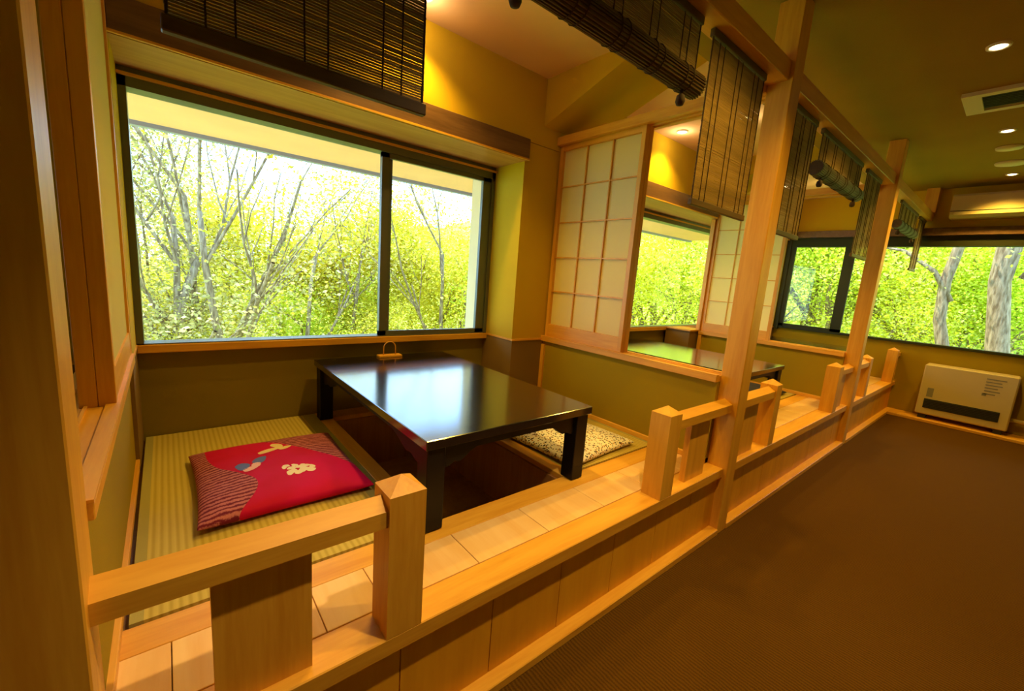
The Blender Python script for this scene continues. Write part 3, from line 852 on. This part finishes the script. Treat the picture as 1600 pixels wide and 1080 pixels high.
def leafmat(name, c1, c2, c3):
    m = bpy.data.materials.new(name); m.use_nodes = True; t = m.node_tree; t.nodes.clear()
    out = t.nodes.new('ShaderNodeOutputMaterial'); df = t.nodes.new('ShaderNodeBsdfDiffuse'); tl = t.nodes.new('ShaderNodeBsdfTranslucent'); ms = t.nodes.new('ShaderNodeMixShader')
    gi = t.nodes.new('ShaderNodeNewGeometry'); cr = t.nodes.new('ShaderNodeValToRGB'); e = cr.color_ramp.elements
    e[0].color = (*c1, 1); e[1].color = (*c3, 1); k = e.new(.5); k.color = (*c2, 1)
    t.links.new(gi.outputs['Random Per Island'], cr.inputs[0])
    t.links.new(cr.outputs[0], df.inputs[0]); t.links.new(cr.outputs[0], tl.inputs[0]); ms.inputs[0].default_value = .6
    t.links.new(df.outputs[0], ms.inputs[1]); t.links.new(tl.outputs[0], ms.inputs[2]); t.links.new(ms.outputs[0], out.inputs[0])
    return m
lime = leafmat('lime_leaves', (0.47, 0.44, 0.02), (0.78, 0.70, 0.05), (0.92, 0.82, 0.22))
lime_bright = leafmat('brightened_lime_leaves', (0.78, 0.78, 0.03), (0.93, 0.91, 0.09), (0.97, 0.94, 0.40))  # lime leaves with brightened colour, making up for shade among the far crowns
green = leafmat('fresh_green_leaves', (0.50, 0.64, 0.03), (0.70, 0.80, 0.06), (0.86, 0.88, 0.22))
olive = leafmat('olive_leaves', (0.30, 0.28, 0.07), (0.54, 0.47, 0.14), (0.78, 0.66, 0.34))
bark = mat('grey_bark', (0.36, 0.27, 0.20), .9, .2)
v = coords(bark, (9, 9, 2)); nz = N(bark, 'ShaderNodeTexNoise'); nz.inputs['Scale'].default_value = 3; nz.inputs['Detail'].default_value = 5; L(bark, v, nz.inputs['Vector'])
L(bark, ramp(bark, nz.outputs[0], [(.35, (0.17, 0.11, 0.05)), (.65, (0.42, 0.31, 0.17))]), bark.node_tree.nodes['Principled BSDF'].inputs['Base Color']); bump(bark, nz.outputs[0], .6, .03)

def leaf_quad(fm, rnd, p, s):
    a = Vector((rnd.gauss(0, 1), rnd.gauss(0, 1), rnd.gauss(0, 1)*.6))
    if a.length < .01: a = Vector((1, 0, 0))
    a.normalize(); b = a.cross(Vector((rnd.gauss(0, 1), rnd.gauss(0, 1), rnd.gauss(0, 1))))
    if b.length < .01: b = a.orthogonal()
    b.normalize(); p = Vector(p); s *= rnd.uniform(.6, 1.3)
    fm.add([p-a*s*.5, p+b*s*.28, p+a*s*.5, p-b*s*.28], [(0, 1, 2, 3)])

def tree(seed, H, trunk_r, leaves, lsize, spread, crown0, lm, name, label, depth=4, lean=(0, 0), spr=.45, thin=1.0):
    rnd = random.Random(seed); wm = MB(); fm = MB(); tips = []
    def grow(p, d, length, r, lev):
        n = 6 if lev == 0 else 4
        pts = [p.copy()]; rr = [r]; q = p.copy(); dd = d.copy()
        for i in range(n):
            dd = (dd+Vector((rnd.gauss(0, .09), rnd.gauss(0, .09), rnd.gauss(0, .05)+.02))).normalized()
            q = q+dd*length/n; pts.append(q.copy()); rr.append(r*(1-.55*(i+1)/n))
        wm.tube(pts, rr, 8 if lev == 0 else (6 if lev == 1 else 4), cap=(lev == 0))
        if lev >= depth-2: tips.extend(pts[1:])
        if lev < depth-1:
            kids = rnd.randint(4, 6) if lev == 0 else rnd.randint(2, 4)
            for k in range(kids):
                i = rnd.randint(max(1, int(n*crown0)) if lev == 0 else 1, n)
                az = rnd.uniform(0, 2*math.pi); side = Vector((math.cos(az), math.sin(az), 0))
                nd = (dd*rnd.uniform(.45, .9)+side*spread*rnd.uniform(.6, 1.2)+Vector((0, 0, .15))).normalized()
                grow(pts[i], nd, length*rnd.uniform(.45, .68), rr[i]*rnd.uniform(.5, .75), lev+1)
    grow(Vector((0, 0, 0)), Vector((lean[0], lean[1], 1)).normalized(), H*.62, trunk_r, 0)
    for _ in range(leaves):
        c = rnd.choice(tips)
        leaf_quad(fm, rnd, (c.x+rnd.gauss(0, spr), c.y+rnd.gauss(0, spr), c.z+rnd.gauss(0, spr*.6)), lsize)
    t = thing(name, label, 'tree', (0, 0, 0), None)
    fin('trunk', wm, bark, t, True)
    fin('foliage', fm, lm, t)
    return t

def dirpt(px, py, dist):
    d = fw+rt*(px-800)/FPX+up*(540-py)/FPX; d = d/math.hypot(d.x, d.y); return d.x*dist, d.y*dist, CAM_H+d.z*dist

def place(proto, x, y, rz, sc, label, group, zoff=0.0, used=set()):
    if proto.name not in used: used.add(proto.name); o = proto
    else: o = copy_tree(proto)
    o.location = (x, y, hgt(x, y)+zoff-.1); o.rotation_euler = (0, 0, rz); o.scale = (sc, sc, sc)
    o['label'] = label; o['group'] = group
    return o

dense = [tree(11, 5.2, .13, 20000, .075, .75, .35, lime, 'leafy_tree', '', 4, spr=.42), tree(12, 5.6, .12, 20000, .075, .85, .3, lime, 'leafy_tree', '', 4, (.1, 0), spr=.42)]
slender = [tree(21, 7.5, .085, 1100, .06, .42, .35, lime, 'slender_tree', '', 4, (.08, 0), spr=.35), tree(22, 8.0, .075, 1000, .06, .38, .3, olive, 'slender_tree', '', 4, (-.1, .05), spr=.35)]
oliv = [tree(31, 6.2, .12, 15000, .065, .7, .3, olive, 'silvery_tree', '', 4, spr=.38)]
dense_bright = [tree(61, 5.4, .12, 20000, .075, .78, .32, lime_bright, 'brightened_leafy_tree', '', 4, spr=.42), tree(62, 5.6, .12, 18000, .08, .8, .3, lime_bright, 'brightened_leafy_tree', '', 4, (.05, 0), spr=.45)]
gren = [tree(41, 5.4, .12, 20000, .075, .7, .3, green, 'maple_tree', '', 4, spr=.42)]
def trunk_tree(name, pts, rad, brs, leaves, label):
    t = thing(name, label, 'tree', pts[0], 'trees outside the end window'); wm = MB(); fm = MB(); rnd = random.Random(len(label))
    wm.tube(pts, rad, 12)
    for b in brs:
        wm.tube(b[0], [b[1]*(1-.7*i/(len(b[0])-1)) for i in range(len(b[0]))], 6)
        for _ in range(leaves):
            c = rnd.choice(b[0][1:]); leaf_quad(fm, rnd, (c[0]+rnd.gauss(0, .5), c[1]+rnd.gauss(0, .5), c[2]+rnd.gauss(0, .3)), .075)
    fin('trunk', wm, bark, t, True); fin('foliage', fm, green, t)
    return t
# ---- placement of trees: (proto, pixel column, distance, scale, wanted top height or None, label)
def plant(proto, px, dist, sc, rz, label, group, zoff=0.0):
    x, y, _ = dirpt(px, 420, dist)
    return place(proto, x, y, rz, sc, label, group, zoff)
gw = 'trees outside the booth windows'
plant(slender[0], 245, 8.4, 1.0, .3, 'bare slender tree by the window edge next to the shoji screens', gw)
plant(slender[1], 318, 9.2, 1.05, 1.2, 'thin straight tree rising into the bright sky, near the shoji side', gw)
plant(slender[0], 385, 8.0, 1.0, 2.6, 'forked slender tree with two long leaning stems before the window', gw)
plant(slender[1], 470, 9.5, .9, 4.0, 'slender tree with a fan of thin stems near the window middle', gw)
plant(slender[0], 520, 10.5, .9, 5.1, 'slender pale stemmed tree just short of the window mullion', gw)
plant(slender[1], 700, 9.4, .85, .8, 'leaning bare tree seen through the narrow sliding pane', gw)
plant(oliv[0], 222, 8.5, 1.05, 0, 'silvery olive tree filling the window edge near the shoji screens', gw)
plant(oliv[0], 300, 10, .95, 2, 'silvery olive tree under the slender straight stem', gw)
plant(gren[0], 505, 12, .82, 1, 'bright green maple low in the middle of the wide pane', gw)
plant(dense[0], 400, 12, 1.2, 0.4, 'lime leaved tree behind the forked slender tree', gw)
plant(dense[1], 455, 12, 1.15, 1.9, 'lime leaved tree left of the green maple', gw)
plant(dense[0], 560, 13, 1.25, 3.1, 'tall lime leaved tree right of the green maple', gw)
plant(dense[1], 590, 11, .8, 4.2, 'lime leaved tree crossing behind the window mullion', gw)
plant(dense[0], 655, 12, 1.1, 5.0, 'yellowish tree in the narrow sliding pane', gw)
plant(oliv[0], 690, 16, 1.0, 5.3, 'rust tinged tree deep behind the narrow sliding pane', gw)
plant(dense[1], 725, 11, 1.0, 2.2, 'low lime tree beside the pale exterior post', gw)
plant(gren[0], 770, 10, .9, 2.9, 'green tree hidden mostly by the pier of the booth', gw)
plant(dense[1], 330, 9, .62, 5.5, 'low leafy tree below the slender stems', gw)
plant(dense[0], 245, 9, .6, 4.4, 'low leafy tree in the bottom corner of the wide pane', gw)
plant(gren[0], 430, 9, .55, 3.3, 'small green tree at the bottom of the wide pane', gw)
plant(dense[1], 545, 9, .55, 2.7, 'small lime tree low before the mullion', gw)
plant(dense[0], 655, 8.5, .5, .9, 'small lime tree low in the narrow pane', gw)
gs = 'trees seen through the second booth'
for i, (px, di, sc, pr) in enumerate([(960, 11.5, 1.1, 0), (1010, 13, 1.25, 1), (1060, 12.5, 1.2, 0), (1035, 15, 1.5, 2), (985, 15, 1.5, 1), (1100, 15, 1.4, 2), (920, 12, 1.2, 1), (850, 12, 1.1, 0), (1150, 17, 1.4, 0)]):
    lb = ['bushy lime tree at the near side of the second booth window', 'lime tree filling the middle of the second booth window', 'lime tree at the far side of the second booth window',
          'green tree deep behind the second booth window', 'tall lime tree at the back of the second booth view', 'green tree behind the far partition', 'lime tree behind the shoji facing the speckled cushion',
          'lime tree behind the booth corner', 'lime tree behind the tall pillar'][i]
    plant([dense_bright[0], dense_bright[1], gren[0]][pr], px, di, sc*.86, i*1.3, lb, gs)
ge = 'trees outside the end window'
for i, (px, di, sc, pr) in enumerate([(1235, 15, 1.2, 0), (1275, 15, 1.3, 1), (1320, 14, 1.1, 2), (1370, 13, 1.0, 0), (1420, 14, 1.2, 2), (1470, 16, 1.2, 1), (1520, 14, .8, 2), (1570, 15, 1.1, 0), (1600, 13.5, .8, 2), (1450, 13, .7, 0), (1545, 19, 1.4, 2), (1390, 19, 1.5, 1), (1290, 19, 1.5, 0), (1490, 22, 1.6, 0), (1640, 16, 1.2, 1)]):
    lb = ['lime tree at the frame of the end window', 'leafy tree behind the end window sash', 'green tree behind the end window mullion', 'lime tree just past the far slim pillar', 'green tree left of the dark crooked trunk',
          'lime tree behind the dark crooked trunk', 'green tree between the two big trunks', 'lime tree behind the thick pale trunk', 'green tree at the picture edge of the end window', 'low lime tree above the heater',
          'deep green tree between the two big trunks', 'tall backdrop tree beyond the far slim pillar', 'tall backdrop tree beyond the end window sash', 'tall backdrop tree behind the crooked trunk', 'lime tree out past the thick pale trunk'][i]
    plant([dense_bright[0], dense_bright[1], gren[0]][pr], px, di, sc, i*1.1, lb, ge)
zb = hgt(10.6, .9)
trunk_tree('tall_tree', [(10.6, 0.69, zb-.2), (10.6, 0.69, 0.06), (10.6, 0.79, 0.5), (10.6, 0.96, 1.17), (10.6, 1.0, 1.84), (10.6, 0.94, 2.37), (10.6, 0.9, 2.92), (10.9, 1.1, 6.0)], [.11, .10, .095, .085, .08, .075, .07, .03],
    [([(10.6, .88, 1.5), (10.5, 1.15, 2.0), (10.4, 1.6, 2.35), (10.3, 2.1, 2.45)], .05), ([(10.65, .72, 2.5), (10.9, 1.1, 3.2), (11, 1.6, 3.8)], .06), ([(10.7, .6, 3.2), (10.9, .2, 3.9), (11, -.4, 4.6)], .06)], 260, 'crooked dark trunk standing in the end window above the heater')
zb = hgt(10.2, .2)
trunk_tree('tall_tree', [(10.2, 0.1, zb-.2), (10.2, 0.1, 0.04), (10.2, 0.18, 0.65), (10.2, 0.27, 1.26), (10.2, 0.36, 1.86), (10.2, 0.35, 2.33), (10.2, 0.35, 2.84), (10.4, 0.44999999999999996, 7.5)], [.17, .15, .14, .13, .125, .14, .12, .05],
    [([(10.2, .10, 1.9), (10.1, -.15, 2.5), (10.0, -.5, 3.0)], .10), ([(10.25, .1, 2.6), (10.2, .5, 3.4), (10.3, 1.0, 4.3)], .08), ([(10.3, .0, 4.2), (10.6, -.7, 5.2), (10.7, -1.2, 6)], .08)], 300, 'thick pale mossy trunk standing in the end window')

# undergrowth: loose leaves over the slope
rnd = random.Random(5); fm = MB()
for _ in range(45000):
    if rnd.random() < .6: x = rnd.uniform(-3, 22); y = rnd.uniform(5.5, 20)
    else: x = rnd.uniform(9, 26); y = rnd.uniform(-4, 8)
    leaf_quad(fm, rnd, (x, y, hgt(x, y)+abs(rnd.gauss(0, .45))), .12)
o = fin('undergrowth', fm, lime); tag(o, 'loose leafy undergrowth covering the slope outside', 'undergrowth', None, 'stuff')
for ob in bpy.data.objects:
    if '_base' in ob: del ob['_base']
